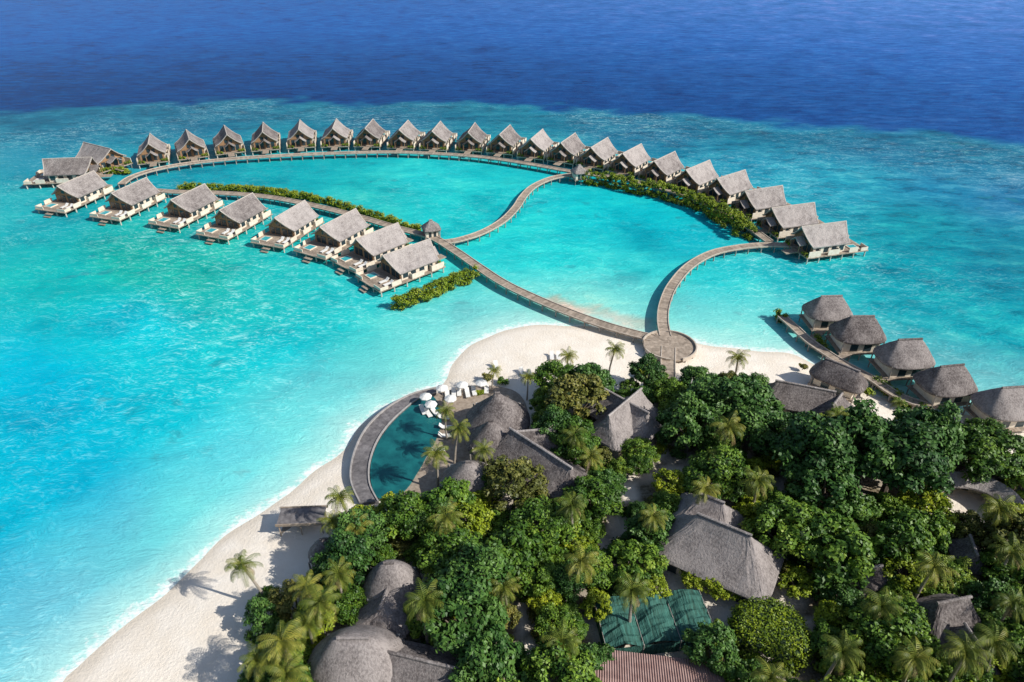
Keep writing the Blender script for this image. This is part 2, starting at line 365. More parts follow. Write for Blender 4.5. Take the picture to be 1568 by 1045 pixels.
gridmesh('sea_water',xs,ys,np.zeros(X.shape),{'wcol':C,'shal':1-.97*dw,'shore':np.clip(-sd,0,200),'reef':reef,'glint':1-.45*inner_-.25*ss(60,110,X)},M['sea'])

jungle=PS([(350,1075),(380,1000),(383,930),(395,890),(470,865),(500,800),(495,775),(560,770),(640,758),(720,745),(790,700),(830,740),(870,720),(835,650),(815,590),(850,568),(925,590),(960,575),(1000,570),(1050,572),(1120,572),(1165,595),(1215,640),(1240,650),(1390,640),(1500,640),(1545,660),(1553,730),(1640,760),(1900,900),(2100,1300),(200,1400)],5)
clear=[(955,645,50,42),(1100,840,72,68),(600,900,42,52),(545,1005,74,48),(640,1030,60,26),(495,838,22,20),(1490,752,62,32),(1000,952,80,36),(1182,972,58,52),(1010,1040,112,26),
 (1445,945,36,38),(1235,612,60,30),(850,728,42,30),(972,740,14,14),(985,717,40,6),(1060,708,32,7),(958,785,11,20),(930,835,9,20),(1190,740,11,24),(800,940,12,20),(812,990,14,14),(1235,950,34,10),(1335,882,18,14),(1480,850,16,22),(790,700,30,40),(1080,893,40,20),(1225,895,28,22),(1000,680,26,10)]
CL=[]
for u,v,ru,rv in clear:
    cx,cy=P(u,v,5); k=PXM(v)*75/70; ang=math.atan2(F*SP+(v-522.5)*CP,F*CP-(v-522.5)*SP)
    CL.append((cx,cy,ru/k,rv/k/math.sin(ang)))
tx=np.arange(-60,200,1.2); ty=np.arange(-80,160,1.2); TX,TY=np.meshgrid(tx,ty)
ts=segdist(TX,TY,shore)+wob(TX,TY)*1.1
Z=np.where(ts>0,1.35*(1-np.exp(-ts/9)),ts*.12)+np.where(ts>2,.06*wob(TX,TY,4),0)
Z=np.maximum(Z,-3)
lit=ss(-1,5,segdist(TX,TY,jungle))
for cx,cy,rx,ry in CL: lit*=ss(.8,1.5,np.hypot((TX-cx)/rx,(TY-cy-2)/ry))
gridmesh('sand_island_ground',tx,ty,Z,{'wet':.6*(1-ss(0,2.6,ts)),'litter':lit},M['sand'])

# ---------------------------------------------------------------- jetties
def ribbon(name,pts,w,z,posts=True,curb=True,zfun=None):
    c=cr(pts,step=.6); mb=MB(); n=len(c); Ls=[];Rs=[]
    for i in range(n):
        d=c[min(i+1,n-1)]-c[max(i-1,0)]; d=d/np.hypot(*d); nn=np.array([-d[1],d[0]]); Ls.append(c[i]+nn*w/2); Rs.append(c[i]-nn*w/2)
    def strip(A,B,z0,z1,mat,rs=False):
        vs=[];k=len(A)
        for a,b in zip(A,B): vs+=[(a[0],a[1],z1),(b[0],b[1],z1),(b[0],b[1],z0),(a[0],a[1],z0)]
        for i in range(k-1):
            o=4*i; sh=random.random()
            mb_f=[(o,o+1,o+5,o+4),(o+1,o+2,o+6,o+5),(o+2,o+3,o+7,o+6),(o+3,o,o+4,o+7)]
            fs.extend(mb_f); shs.extend([sh]*4)
        return vs
    fs=[];shs=[]; vs=strip(Ls,Rs,z-.22,z,0); mb.add(vs,fs,0,shs)
    if curb:
        for A,s in ((Ls,1),(Rs,-1)):
            B=[a+(b-a)*(.18/w) for a,b in zip(A,Rs if s==1 else Ls)]
            fs=[];shs=[]; vs=strip(A,B,z+.004,z+.16,1); mb.add(vs,fs,1,.7)
    if posts:
        for i in range(0,n,6):
            for q in (Ls[i]*.9+Rs[i]*.1,Rs[i]*.9+Ls[i]*.1): mb.tube((q[0],q[1],-1),(q[0],q[1],z-.2),.16,.16,6,2)
    return obj(name,mb.mesh(name,['deck','deckl','post']))
ZJ=1.7
ribbon('wooden_jetty',PS([(1000,518),(960,508),(920,496),(870,478),(815,455),(770,433),(730,407),(695,383),(660,363),(610,350),(545,331),(480,315),(410,302),(340,296),(270,294),(215,290)],ZJ),2.5,ZJ)
ribbon('wooden_jetty',PS([(672,371),(700,368),(738,356),(770,338),(790,318),(802,300),(818,285),(845,273),(878,267)],ZJ+.01),2.3,ZJ+.01)
ribbon('wooden_jetty',PS([(186,282),(200,272),(225,263),(260,255),(300,249),(360,243),(420,239),(480,236),(540,234),(600,233),(660,235),(720,239),(770,245),(820,253),(870,262),(910,268),(960,275),(1010,288),(1065,305),(1115,328),(1150,350),(1178,370)],ZJ+.02),2.4,ZJ+.02)
ribbon('wooden_jetty',PS([(1019,515),(1015,490),(1018,465),(1030,437),(1055,408),(1090,388),(1130,379),(1175,375),(1215,376),(1238,377)],ZJ+.03),2.4,ZJ+.03)
ribbon('wooden_jetty',PS([(1024,532),(1023,555),(1023,585)],ZJ-.01),2.8,ZJ-.01)
ribbon('spa_jetty',PS([(1197,484),(1215,500),(1243,525),(1290,556),(1335,580),(1375,606),(1425,624)],ZJ),2.0,ZJ)
for a,b in [((1240,522),(1270,497)),((1282,551),(1318,528)),((1340,583),(1385,565)),((1405,618),(1450,602))]:
    ribbon('spa_walkway',PS([a,b],ZJ-.03),1.4,ZJ-.03,curb=False)
cx,cy=P(1025,530,ZJ); mb=MB()
for k in range(5):
    r1=5.0-k*1.0; r0=r1-1.0 if k<4 else 0
    for i in range(32):
        a0,a1=2*math.pi*i/32,2*math.pi*(i+1)/32
        ptsq=[(r0*math.cos(a0),r0*math.sin(a0)),(r1*math.cos(a0),r1*math.sin(a0)),(r1*math.cos(a1),r1*math.sin(a1)),(r0*math.cos(a1),r0*math.sin(a1))]
        if k==4: ptsq=ptsq[:3]
        mb.prism(ptsq,ZJ-.3,ZJ+.05,0,random.random())
for i in range(40):
    a0,a1=2*math.pi*i/40,2*math.pi*(i+1)/40
    if i in (9,10,11,18,19,20,21,29,30,31): continue
    mb.prism([(5.01*math.cos(a0),5.01*math.sin(a0)),(5.25*math.cos(a0),5.25*math.sin(a0)),(5.25*math.cos(a1),5.25*math.sin(a1)),(5.01*math.cos(a1),5.01*math.sin(a1))],ZJ-.3,ZJ+.45,1)
    if i%3==0: mb.tube((4.9*math.cos(a0),4.9*math.sin(a0),-1),(4.9*math.cos(a0),4.9*math.sin(a0),ZJ-.3),.18,.18,6,2)
obj('round_jetty_plaza',mb.mesh('plaza',['deck','deckl','post']),(cx,cy,0))

# ---------------------------------------------------------------- roofs
def thatch(A,B,Lr,z0,z1,n=2.4,p=.85,seg=44,rings=12,off=(0,0),rot=0,jit=.03,flare=0,mb=None):
    mb=mb or MB(); vs=[];fs=[]
    ca,sa=math.cos(rot),math.sin(rot)
    def ringp(r,z,j):
        for i in range(seg):
            a=2*math.pi*i/seg; c,s=math.cos(a),math.sin(a)
            x=math.copysign(abs(c)**(2/n),c)*(Lr/2+(A-Lr/2)*r); y=math.copysign(abs(s)**(2/n),s)*B*r
            x+=random.uniform(-j,j);y+=random.uniform(-j,j); zz=z+random.uniform(-j,j)
            vs.append((off[0]+x*ca-y*sa,off[1]+x*sa+y*ca,zz))
    ringp(.80,z0-.15,0); ringp(.965,z0-.38,jit); ringp(1.0,z0-.1,jit*2)
    for k in range(rings):
        t=(k+.4)/rings; t=min(t,.985); r=(1-t)**p
        if flare: r=r*(1-flare)+flare*(1-t)**1.8
        ringp(r,z0+(z1-z0)*t,jit if k<rings-1 else 0)
    m=rings+3
    for k in range(m-1):
        for i in range(seg): fs.append((k*seg+i,k*seg+(i+1)%seg,(k+1)*seg+(i+1)%seg,(k+1)*seg+i))
    fs.append(tuple((m-1)*seg+i for i in range(seg))); fs.append(tuple(seg-1-i for i in range(seg)))
    mb.add(vs,fs,0); return mb
def ridgecap(Lr,z,off=(0,0),rot=0,mb=None):
    mb=mb or MB(); c,s=math.cos(rot),math.sin(rot); h=Lr/2+.25
    mb.tube((off[0]-c*h,off[1]-s*h,z),(off[0]+c*h,off[1]+s*h,z),.2,.2,7); return mb

# over-water villa: local +Y is seaward, ridge along Y
random.seed(5)
def gable(mb,prof,ext,y0=0,ny=10,th=.32,j=.05):
    n=len(prof)
    for sg in (1,-1):
        vs=[]
        for (x,z),e in zip(prof,ext):
            for q in range(ny+1): vs.append((sg*x,y0-e+2*e*q/ny,z+(random.uniform(-j,j) if 0<q<ny and x>0 else 0)))
        for (x,z),e in zip(prof,ext):
            for q in range(ny+1): vs.append((sg*x*.985,y0-e+2*e*q/ny,z-th))
        K=(ny+1); T=K*n; fs=[]
        for a in range(n-1):
            for q in range(ny):
                f4=(a*K+q,a*K+q+1,(a+1)*K+q+1,(a+1)*K+q); fs.append(f4 if sg<0 else f4[::-1]); g4=tuple(T+i for i in f4); fs.append(g4[::-1] if sg<0 else g4)
            for q in (0,ny): fs.append((a*K+q,(a+1)*K+q,T+(a+1)*K+q,T+a*K+q))
        for q in range(ny): fs.append(((n-1)*K+q,(n-1)*K+q+1,T+(n-1)*K+q+1,T+(n-1)*K+q))
        mb.add(vs,fs,0)
prof=[(0,8.2),(1.1,7.05),(2.2,6.0),(3.4,5.05),(4.7,4.3)]; ext=[6.6,6.3,6.0,5.7,5.4]
mb=MB(); gable(mb,prof,ext,ny=14,j=.07); gable(mb,[(0,5.6),(1.0,4.7),(2.1,4.0)],[1.3,1.15,1.0],-6.6,3,.2,.02)
v_roof=mb.mesh('villa_roof',['thatch'])
mb=MB()
for sg in (1,-1):
    for ysg in (1,-1):
        for (x0,z0),(x1,z1),e0,e1 in zip(prof[:-1],prof[1:],ext[:-1],ext[1:]):
            mb.tube((sg*x0,ysg*(e0+.05),z0-.05),(sg*x1,ysg*(e1+.05),z1-.05),.16,.16,4)
mb.tube((0,-6.75,8.2),(0,6.75,8.2),.15,.15,6)
v_trim=mb.mesh('ridge_and_barge_boards',['trim'])
mb=MB()
for y in (-4.9,4.9):
    g=[(-3.9,1.8),(3.9,1.8),(3.9,4.4),(2.2,5.6),(1.1,6.6),(0,7.7),(-1.1,6.6),(-2.2,5.6),(-3.9,4.4)]
    vs=[(x,y-.1,z) for x,z in g]+[(x,y+.1,z) for x,z in g]; n=9
    mb.add(vs,[tuple(range(n)),tuple(range(2*n-1,n-1,-1))]+[(i,n+i,n+(i+1)%n,(i+1)%n) for i in range(n)])
mb.tube((0,-5.05,1.9),(0,-5.05,7.5),.12,.12,4); mb.box(-3.8,3.8,-5.12,-5.01,4.35,4.6)
for x in (-1.8,1.8): mb.tube((x,-7.4,1.8),(x,-7.4,4.0),.11,.11,6)
v_gable=mb.mesh('timber_gable_walls',['wood'])
mb=MB()
for sg in (1,-1):
    mb.box(*sorted((sg*3.9,sg*4.08)),-4.8,4.8,1.8,4.4)
    a,b=sorted((sg*4.98,sg*5.12)); mb.box(a,b,-6.6,-3,1.8,3.4); mb.box(a,b,-.8,2.6,1.8,3.2); mb.box(a,b,5.6,8.2,1.8,3.1); mb.box(a,b,9.2,11.3,1.8,2.7)
    a,b=sorted((sg*2.4,sg*4.97)); mb.box(a,b,11.15,11.3,1.8,2.7); a,b=sorted((sg*4.1,sg*4.97)); mb.box(a,b,-3.14,-3.0,1.8,3.4); mb.box(a,b,2.45,2.6,1.8,3.2)
v_wall=mb.mesh('cream_walls',['cream'])
mb=MB()
for y in (-5.06,5.03):
    for x0,x1 in ((-3.3,-2.1),(-1.8,-.4),(.4,1.8),(2.1,3.3)): mb.box(x0,x1,y-.04,y+.06,2.0,4.1)
    mb.box(-1.3,-.25,y-.03,y+.05,4.8,5.9); mb.box(.25,1.3,y-.03,y+.05,4.8,5.9)
for sg in (1,-1):
    for y0 in (-4,-1.6,.8,3.0): mb.box(*sorted((sg*4.06,sg*4.13)),y0,y0+1.4,2.3,4.0)
v_win=mb.mesh('windows_and_door',['glass'])
mb=MB()
for i in range(31):
    mb.box(-5.2,5.2,-7+i*.6,-7+i*.6+.58,1.55,1.8,0,random.random())
mb.box(-1.1,1.1,-10.4,-7.04,1.5,1.72,0,.6); mb.box(-1.1,1.1,11.65,12.5,.9,1.05); mb.box(-1.1,1.1,12.55,13.2,.3,.45)
v_deck=mb.mesh('deck',['deck'])
mb=MB()
for x in (-4.8,-1.6,1.6,4.8):
    for y in (-6.5,-3,.5,4,7.5,11): mb.tube((x,y,-1.2),(x,y,1.56),.17,.17,6)
for y in (-6.5,-3,.5,4,7.5,11): mb.box(-5.0,5.0,y-.12,y+.12,1.3,1.54)
v_post=mb.mesh('stilts',['pale'])
mb=MB(); mb.box(1.4,3.8,7.2,9.8,1.81,2.05,1); mb.box(1.65,3.55,7.45,9.55,2.06,2.075,0)
v_pool=mb.mesh('plunge_pool',['plunge','cream'])
mb=MB()
for x in (-4.0,-2.3):
    mb.box(x,x+.8,7.6,9.4,2.05,2.2); mb.add([(x,7.6,2.2),(x+.8,7.6,2.2),(x+.8,7.0,2.8),(x,7.0,2.8),(x,7.5,2.1),(x+.8,7.5,2.1),(x+.8,6.9,2.7),(x,6.9,2.7)],[(0,1,2,3),(7,6,5,4),(0,3,7,4),(1,5,6,2),(3,2,6,7)])
    for yy in (7.7,9.2): mb.box(x+.1,x+.2,yy,yy+.1,1.8,2.05); mb.box(x+.6,x+.7,yy,yy+.1,1.8,2.05)
v_lou=mb.mesh('sun_loungers',['white'])
mb=MB(); rng=np.random.default_rng(3); puffs(mb,[(-4.3,-6.5,2.2),(-3.0,-6.8,2.1),(3.1,-6.7,2.2),(4.3,-6.4,2.1)],[.75,.6,.7,.8],110,.3,0,1)
v_pl=mb.mesh('planting',['mang','core'])
VP={'thatched_roof':v_roof,'ridge_and_barge_boards':v_trim,'gable_walls':v_gable,'side_walls':v_wall,'windows_and_door':v_win,'deck':v_deck,'stilts':v_post,'plunge_pool':v_pool,'sun_loungers':v_lou,'planting':v_pl}
ctr=np.array([0,185.])
def row(peaks,z=8.2,off=0,sc=1.0,zs=1.0):
    c=[np.array(P(u,v,z)) for u,v in peaks]
    for i,q in enumerate(c):
        d=c[min(i+1,len(c)-1)]-c[max(i-1,0)]; nn=np.array([-d[1],d[0]]); nn/=np.hypot(*nn)
        if nn.dot(q-ctr)<0: nn=-nn
        k=random.uniform(.97,1.02)*sc
        rot=math.atan2(-nn[0],nn[1]); place('overwater_villa',VP,(q[0]+nn[0]*off,q[1]+nn[1]*off,random.uniform(-.1,.1)),rot+random.uniform(-.05,.05),(k,k,zs))
row([(228,212),(287,206),(345,199),(402,194),(458,191),(512,189),(565,189),(618,191),(668,193),(722,195),(773,199),(822,205),(870,211),(918,218),(968,227),(1018,239),(1069,252),(1120,267),(1170,288),(1215,314),(1262,343)],sc=.95,zs=.97,z=8.0)
row([(116,273),(198,284),(288,294),(362,309),(444,320),(518,334),(578,354),(623,379)],sc=1.0,zs=.86,z=7.0)
q=P(102,240,8); place('overwater_villa',VP,(q[0],q[1],0),math.radians(97),(1.08,1.08,.92))
q=P(148,222,8); place('overwater_villa',VP,(q[0],q[1],0),math.radians(60),(1.08,1.08,.95))

# thatched spa huts on stilts
random.seed(9)
def hut_parts(A,B,Lr,ze,zt,zf,stilts=True,n=2.8,p=.72,mat='thatch_i',walls='cream'):
    P_={}
    P_['thatched_roof']=thatch(A,B,Lr,ze,zt,n,p).mesh('hut_roof',[mat],True)
    P_['ridge_cap']=ridgecap(Lr,zt-.05).mesh('ridge_cap',[mat])
    mb=MB(); a,b=A*.7,B*.68
    mb.box(-a,a,-b,-b+.15,zf,ze+.6); mb.box(-a,a,b-.15,b,zf,ze+.6); mb.box(-a,-a+.15,-b+.16,b-.16,zf,ze+.6); mb.box(a-.15,a,-b+.16,b-.16,zf,ze+.6)
    P_['walls']=mb.mesh('hut_walls',[walls])
    mb=MB()
    for x in (-a*.6,a*.15): mb.box(x,x+a*.42,-b-.04,-b+.05,zf+.1,zf+1.9); mb.box(x,x+a*.42,b-.05,b+.04,zf+.1,zf+1.9)
    P_['door_and_windows']=mb.mesh('hut_openings',['glass'])
    mb=MB(); k=int(2*A*.85/.6)
    for i in range(k): x=-A*.85+i*.6; mb.box(x,x+.57,-B*.85,B*.85,zf-.25,zf-.01,0,random.random())
    P_['floor_deck']=mb.mesh('hut_deck',['deck'])
    mb=MB()
    for x in (-A*.78,0,A*.78):
        for y in (-B*.78,B*.78): mb.tube((x,y,-1.5 if stilts else zf-.5),(x,y,ze if x else zf-.2),.14,.12,6)
    P_['posts']=mb.mesh('hut_posts',['post']); return P_
SP_=hut_parts(4.9,3.9,4.0,4.3,8.0,1.7,n=3.0,p=.85)
for u,v,r in [(1270,466,.05),(1316,500,.02),(1388,536,.08),(1452,575,.15),(1546,610,.1)]:
    q=P(u,v,5.8); place('overwater_thatched_hut',SP_,(q[0],q[1],0),r,random.uniform(.95,1.02))
q=P(1286,572,4.5); place('thatched_spa_reception',hut_parts(4.8,2.9,5.5,3.6,6.4,1.6,True,3.6,.85),(q[0],q[1],0),-.75)
PV=hut_parts(2.5,2.5,.4,3.9,6.1,1.7,True,5,1.0,'thatch')
for u,v in [(660,347),(887,261)]:
    q=P(u,v,4); place('jetty_pavilion',PV,(q[0],q[1],0),.3,.95)

# ---------------------------------------------------------------- island buildings
def round_pav(name,u,v,R,ze,zt,p=.8,sq=1.0,Lr=.3,rot=0,base=0.9):
    parts=hut_parts(R,R*sq,Lr,ze-base,zt-base,.45,False,2.1,p)
    q=P(u,v,(ze+zt)/2); return place(name,parts,(q[0],q[1],base),rot)
round_pav('thatched_restaurant',762,622,5.3,4.2,9.6,1.0)
round_pav('thatched_restaurant',752,660,4.0,4.0,8.2,1.0)
round_pav('thatched_restaurant',718,722,4.3,3.8,7.6,.85)
def multi(name,u,v,zc,roofs,rot=0,base=1.1,walls='cream',n=7,mat='thatch_i'):
    """roofs: (A,B,L,z0,z1,offx,offy,rot)"""
    P_={}; cap=MB(); w=MB(); wn=MB(); ro=MB()
    for A,B,Lr,z0,z1,ox,oy,rr in roofs:
        thatch(A,B,Lr,z0,z1,n,1.0,56,9,(ox,oy),rr,.05,.45,ro); ridgecap(Lr,z1-.06,(ox,oy),rr,cap)
        c,s=math.cos(rr),math.sin(rr); a,b=A*.78,B*.78
        w.prism([(ox+x*c-y*s,oy+x*s+y*c) for x,y in ((-a,-b),(a,-b),(a,b),(-a,b))],-.4,z0+.05)
        for x in np.arange(-a+1,a-1.4,2.2):
            for yy in (-b,b): wn.prism([(ox+X_*c-Y_*s,oy+X_*s+Y_*c) for X_,Y_ in ((x,yy-.03),(x+1.2,yy-.03),(x+1.2,yy+.03),(x,yy+.03))],.3,2.2)
    P_['thatched_roof']=ro.mesh('roof',[mat]); P_['ridge_caps']=cap.mesh('caps',['thatch']); P_['walls']=w.mesh('walls',[walls]); P_['windows']=wn.mesh('windows',['glass'])
    q=P(u,v,zc); return place(name,P_,(q[0],q[1],base),rot)
multi('thatched_restaurant_hall',826,706,5,[(8.2,4.0,12,3.2,6.6,0,0,0),(4.6,3.2,6,3.0,6.0,-3.5,3.0,.9)],-.78)
multi('thatched_villa',955,640,5,[(6.6,3.6,9,3.0,7.2,0,0,0),(6.0,3.3,8.5,2.9,6.6,1.0,.5,1.5)],.85)
multi('thatched_villa',1100,838,5,[(7.7,5.0,6.5,3.0,8.2,0,0,0),(4.8,4.2,3,3.2,7.6,-2.8,4.2,0)],-.55)
multi('thatched_villa',1228,610,4.5,[(6.2,3.4,9,3,6,0,0,0),(4,3.0,4,2.8,5.6,5,-1.5,1.2)],-.35)
multi('thatched_villa',1447,945,4.5,[(4,3.2,4,3,6.6,0,0,0),(3.2,2.6,3,2.8,5.6,-.5,-4,1.4)],.2)
multi('thatched_villa',640,1030,4.5,[(6.2,3.6,9,3,6,0,0,0)],-.25)
multi('thatched_store',1332,882,4,[(2.3,1.9,2,2.6,4.6,0,0,0)],.2)
multi('thatched_store',1483,850,4,[(2.6,2.2,3,2.6,4.8,0,0,0)],1.3)
multi('thatched_villa',1560,720,4,[(5,3,7,2.6,4.6,0,0,0)],-.2)
round_pav('thatched_bungalow',598,880,3.7,4.4,8.8,.7,.95,.8)
multi('thatched_bungalow',592,935,4,[(3.4,3.4,3.5,3,5.6,0,0,0)],1.4)
round_pav('thatched_bungalow',545,998,5.9,4.0,9.0,.74,.85,3)
round_pav('thatched_shelter',496,836,2.2,3.2,5.6,.7)
# crescent roof
mb=MB(); vs=[];fs=[]; na=26
for i in range(na+1):
    a=math.radians(-15+200*i/na)
    for r,z in ((7.6,2.2),(7.6,2.5),(5.9,4.3),(4.0,2.8),(4.0,2.5)): vs.append((r*math.cos(a),r*math.sin(a)*.8,z+random.uniform(-.03,.03)))
for i in range(na):
    for k in range(4): fs.append((5*i+k,5*i+5+k,5*i+6+k,5*i+k+1))
fs+=[(0,1,2,3,4),tuple(5*na+k for k in (4,3,2,1,0))]; mb.add(vs,fs); wl=MB()
for i in range(na):
    a0,a1=[math.radians(-15+200*k/na) for k in (i,i+1)]
    wl.prism([(r*math.cos(a),r*math.sin(a)*.8) for r,a in ((6.9,a0),(7.1,a0),(7.1,a1),(6.9,a1))],-.4,2.4)
gl=MB()
for i in range(2,na-2,3):
    a0,a1=[math.radians(-15+200*k/na) for k in (i,i+1)]
    gl.prism([(r*math.cos(a),r*math.sin(a)*.8) for r,a in ((6.85,a0),(7.15,a0),(7.15,a1),(6.85,a1))],.3,2.0)
q=P(1490,770,4); place('crescent_thatched_spa',{'roof':mb.mesh('crescent_roof',['thatch']),'walls':wl.mesh('crescent_walls',['cream']),'windows':gl.mesh('crescent_windows',['glass'])},(q[0],q[1],1.1),-.1)
# beach deck pavilion
mb=MB(); mb.box(-3.1,3.1,-1.5,1.5,2.35,2.6); mb.box(-3.25,3.25,1.5,1.65,2.3,2.75,1); mb.box(-3.25,3.25,-1.65,-1.5,2.3,2.7,1)
for x in (-2.9,0,2.9):
    for y in (-1.35,1.35): mb.tube((x,y,-.4),(x,y,2.35),.1,.1,6,1)
mb.box(-2.9,2.9,1.2,1.32,0,2.3,1); mb.box(-3.1,3.1,-1.5,1.5,-.1,.15,1)
q=P(463,795,2.5); place('beach_bar_pavilion',{'roof_walls_and_posts':mb.mesh('beach_bar',['stone','deck'])},(q[0],q[1],.6),.05)
# shade net house
mb=MB()
for k in range(3):
    x0=-6.6+k*4.4; vs=[];ny=14
    for j in range(ny+1):
        y=-3.2+6.4*j/ny
        for x,z in ((x0,2.3),(x0+1.1,2.75),(x0+2.2,3.0),(x0+3.3,2.75),(x0+4.4,2.3)): vs.append((x,y,z+random.uniform(-.25,.15)))
    mb.add(vs,[(5*j+i,5*j+i+1,5*j+6+i,5*j+5+i) for j in range(ny) for i in range(4)],0)
mb.add([(-6.6,-3.2,2.3),(-6.6,3.2,2.3),(-6.6,3.2,0),(-6.6,-3.2,0),(6.6,-3.2,2.3),(6.6,-3.2,0)],[(0,1,2,3),(0,3,5,4)],0)
for x in (-6.6,-2.2,2.2,6.6):
    for y in (-3.2,0,3.2): mb.tube((x,y,-.3),(x,y,2.4),.07,.07,6,1)
    mb.tube((x,-3.2,2.33),(x,3.2,2.33),.04,.04,5,1)
q=P(1002,950,3); place('shade_net_greenhouse',{'net_roof_and_frame':mb.mesh('net',['net','post'])},(q[0],q[1],1),.12)
mb=MB(); 
for i in range(60):
    x=-8+i*.27; mb.add([(x,-4,3.0),(x+.135,-4,3.1),(x+.27,-4,3.0),(x,0,4.0),(x+.135,0,4.1),(x+.27,0,4.0),(x,4,3.0),(x+.135,4,3.1),(x+.27,4,3.0)],[(0,1,4,3),(1,2,5,4),(3,4,7,6),(4,5,8,7)])
w=MB(); w.box(-7.6,7.8,-3.6,3.6,-.4,3.02); g=MB()
for x in range(-6,7,3): g.box(x,x+1.2,-3.64,-3.58,1,2.2); g.box(x,x+1.2,3.58,3.64,1,2.2)
q=P(1000,1054,4); place('service_building',{'corrugated_roof':mb.mesh('corr',['corr']),'walls':w.mesh('sw',['cream']),'windows':g.mesh('sg',['glass'])},(q[0],q[1],.8),-.13)

# ---------------------------------------------------------------- pool
def poly(name,pts,z0,z1,mat,smoothn=6,inner=None):
    mb=MB(); mb.prism([tuple(p) for p in cr(pts,n=smoothn,closed=True)],z0,z1); return obj(name,mb.mesh(name,[mat]))
outer=[(668,594),(630,604),(592,625),(560,656),(541,695),(536,735),(550,770)]; inner=[(668,602),(640,612),(606,640),(582,670),(568,705),(567,740),(580,768)]
o_=cr(PS(outer,1.6),n=6); i_=cr(PS(inner,1.6),n=6); mb=MB()
for k in range(len(o_)-1):
    mb.prism([tuple(o_[k]),tuple(o_[k+1]),tuple(i_[k+1]),tuple(i_[k])],-.6,1.6,0,random.random())
    A=o_
    q0,q1=A[k],A[k+1]; r0=q0+(i_[k]-q0)*.08; r1=q1+(i_[k+1]-q1)*.08
    mb.prism([tuple(q0),tuple(q1),tuple(r1),tuple(r0)],1.604,1.85,1)
    q0,q1=i_[k],i_[k+1]; r0=q0+(A[k]-q0)*.08; r1=q1+(A[k+1]-q1)*.08
    mb.prism([tuple(q0),tuple(q1),tuple(r1),tuple(r0)],1.604,1.8,1)
obj('curved_pool_terrace',mb.mesh('terrace',['stone','stonel']))
poly('wooden_pool_deck',PS([(668,603),(640,615),(640,640),(655,670),(640,700),(625,745),(600,765),(680,772),(760,760),(800,700),(810,640),(790,600),(730,590)],1.3),-.3,1.3,'deck')
poly('swimming_pool',PS([(660,606),(640,613),(607,641),(583,671),(569,705),(568,738),(582,764),(618,752),(640,722),(655,695),(668,672),(676,645),(672,620)],1.5),.2,1.5,'pool')
# parasols, loungers
mb=MB(); n=8; vs=[(0,0,2.9)]
for r,z in ((.7,2.72),(1.5,2.35),(1.5,2.18)):
    for i in range(n): a=2*math.pi*i/n; vs.append((r*math.cos(a),r*math.sin(a),z))
fs=[(0,1+i,1+(i+1)%n) for i in range(n)]
for k in range(2):
    for i in range(n): fs.append((1+k*n+i,1+(k+1)*n+i,1+(k+1)*n+(i+1)%n,1+k*n+(i+1)%n))
cp=MB(); cp.add(vs,fs); po=MB(); po.tube((0,0,0),(0,0,3.0),.04,.03,6); po.tube((0,0,0),(0,0,.1),.35,.35,10)
PAR={'canopy':cp.mesh('canopy',['white']),'pole_and_base':po.mesh('pole',['deck'])}
for u,v in [(652,610),(677,597),(708,592),(737,589),(690,613),(660,622)]:
    q=P(u,v,2.9); place('parasol',PAR,(q[0],q[1],1.3),random.random(),(.72,.72,.85))
lo=MB(); lo.box(-.35,.35,-.9,.5,.3,.42); lo.add([(-.35,.5,.42),(.35,.5,.42),(.35,1.0,.9),(-.35,1.0,.9),(-.35,.56,.32),(.35,.56,.32),(.35,1.06,.82),(-.35,1.06,.82)],[(0,1,2,3),(7,6,5,4),(0,3,7,4),(1,5,6,2),(3,2,6,7)])
le=MB()
for x in (-.3,.3):
    for y in (-.8,.4): le.tube((x,y,0),(x,y,.3),.035,.035,5)
LO={'cushion_and_backrest':lo.mesh('lounger',['white']),'legs':le.mesh('legs',['deck'])}
for u,v,r in [(648,630,.4),(656,634,.5),(666,632,.6),(685,608,.1),(695,604,.1),(703,602,.1),(716,604,.2),(726,601,.2),(745,598,0),(680,640,1.4),(683,655,1.5),(682,668,1.6),(672,690,1.8),(760,560,.2),(800,570,.3),(812,573,.3),(845,545,0),(855,545,0)]:
    q=P(u,v,1.6); place('sun_lounger',LO,(q[0],q[1],1.32 if u<750 else 1.05),r,1.1)

# ---------------------------------------------------------------- hedges on the lagoon
def hedge(name,pix,wpx,h,seed):
    global rng
    random.seed(seed); rng=np.random.default_rng(seed); mb=MB(); c=cr(PS(pix,1.2),step=.75); n=len(c); cs=[];rs=[]
    for i,q in enumerate(c):
        t=i/(n-1); wd=np.interp(t,np.linspace(0,1,len(wpx)),wpx); d=c[min(i+1,n-1)]-c[max(i-1,0)]; d/=np.hypot(*d); nn=np.array([-d[1],d[0]])
        for k in range(max(1,int(wd/1.0))):
            o=random.uniform(-.5,.5)*wd; e=1-abs(2*o/wd)**2; x,y=q+nn*o+d*random.uniform(-.5,.5)
            cs.append((x,y,.4+h*(.35+.6*e)*random.uniform(.75,1.1))); rs.append(random.uniform(.5,.95))
        cs.append((*(q+nn*random.uniform(-.4,.4)*wd),.5)); rs.append(.9)
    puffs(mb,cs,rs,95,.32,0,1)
    for i in range(0,n,3): x,y=c[i]; mb.tube((x,y,-.6),(x+.2,y,1.2),.1,.06,5,2)
    return obj(name,mb.mesh(name,['mang','core','bark']))
hedge('mangrove_hedge',[(278,284),(320,286),(380,289),(440,296),(500,307),(560,324),(610,340),(642,351)],[1.8,2.2,1.9,1.4],1.5,31)
hedge('mangrove_hedge',[(896,277),(930,280),(975,290),(1020,299),(1065,313),(1103,331),(1128,347),(1143,362)],[2.5,3.8,4.6,5.0,6.2,5.6],4.0,32)
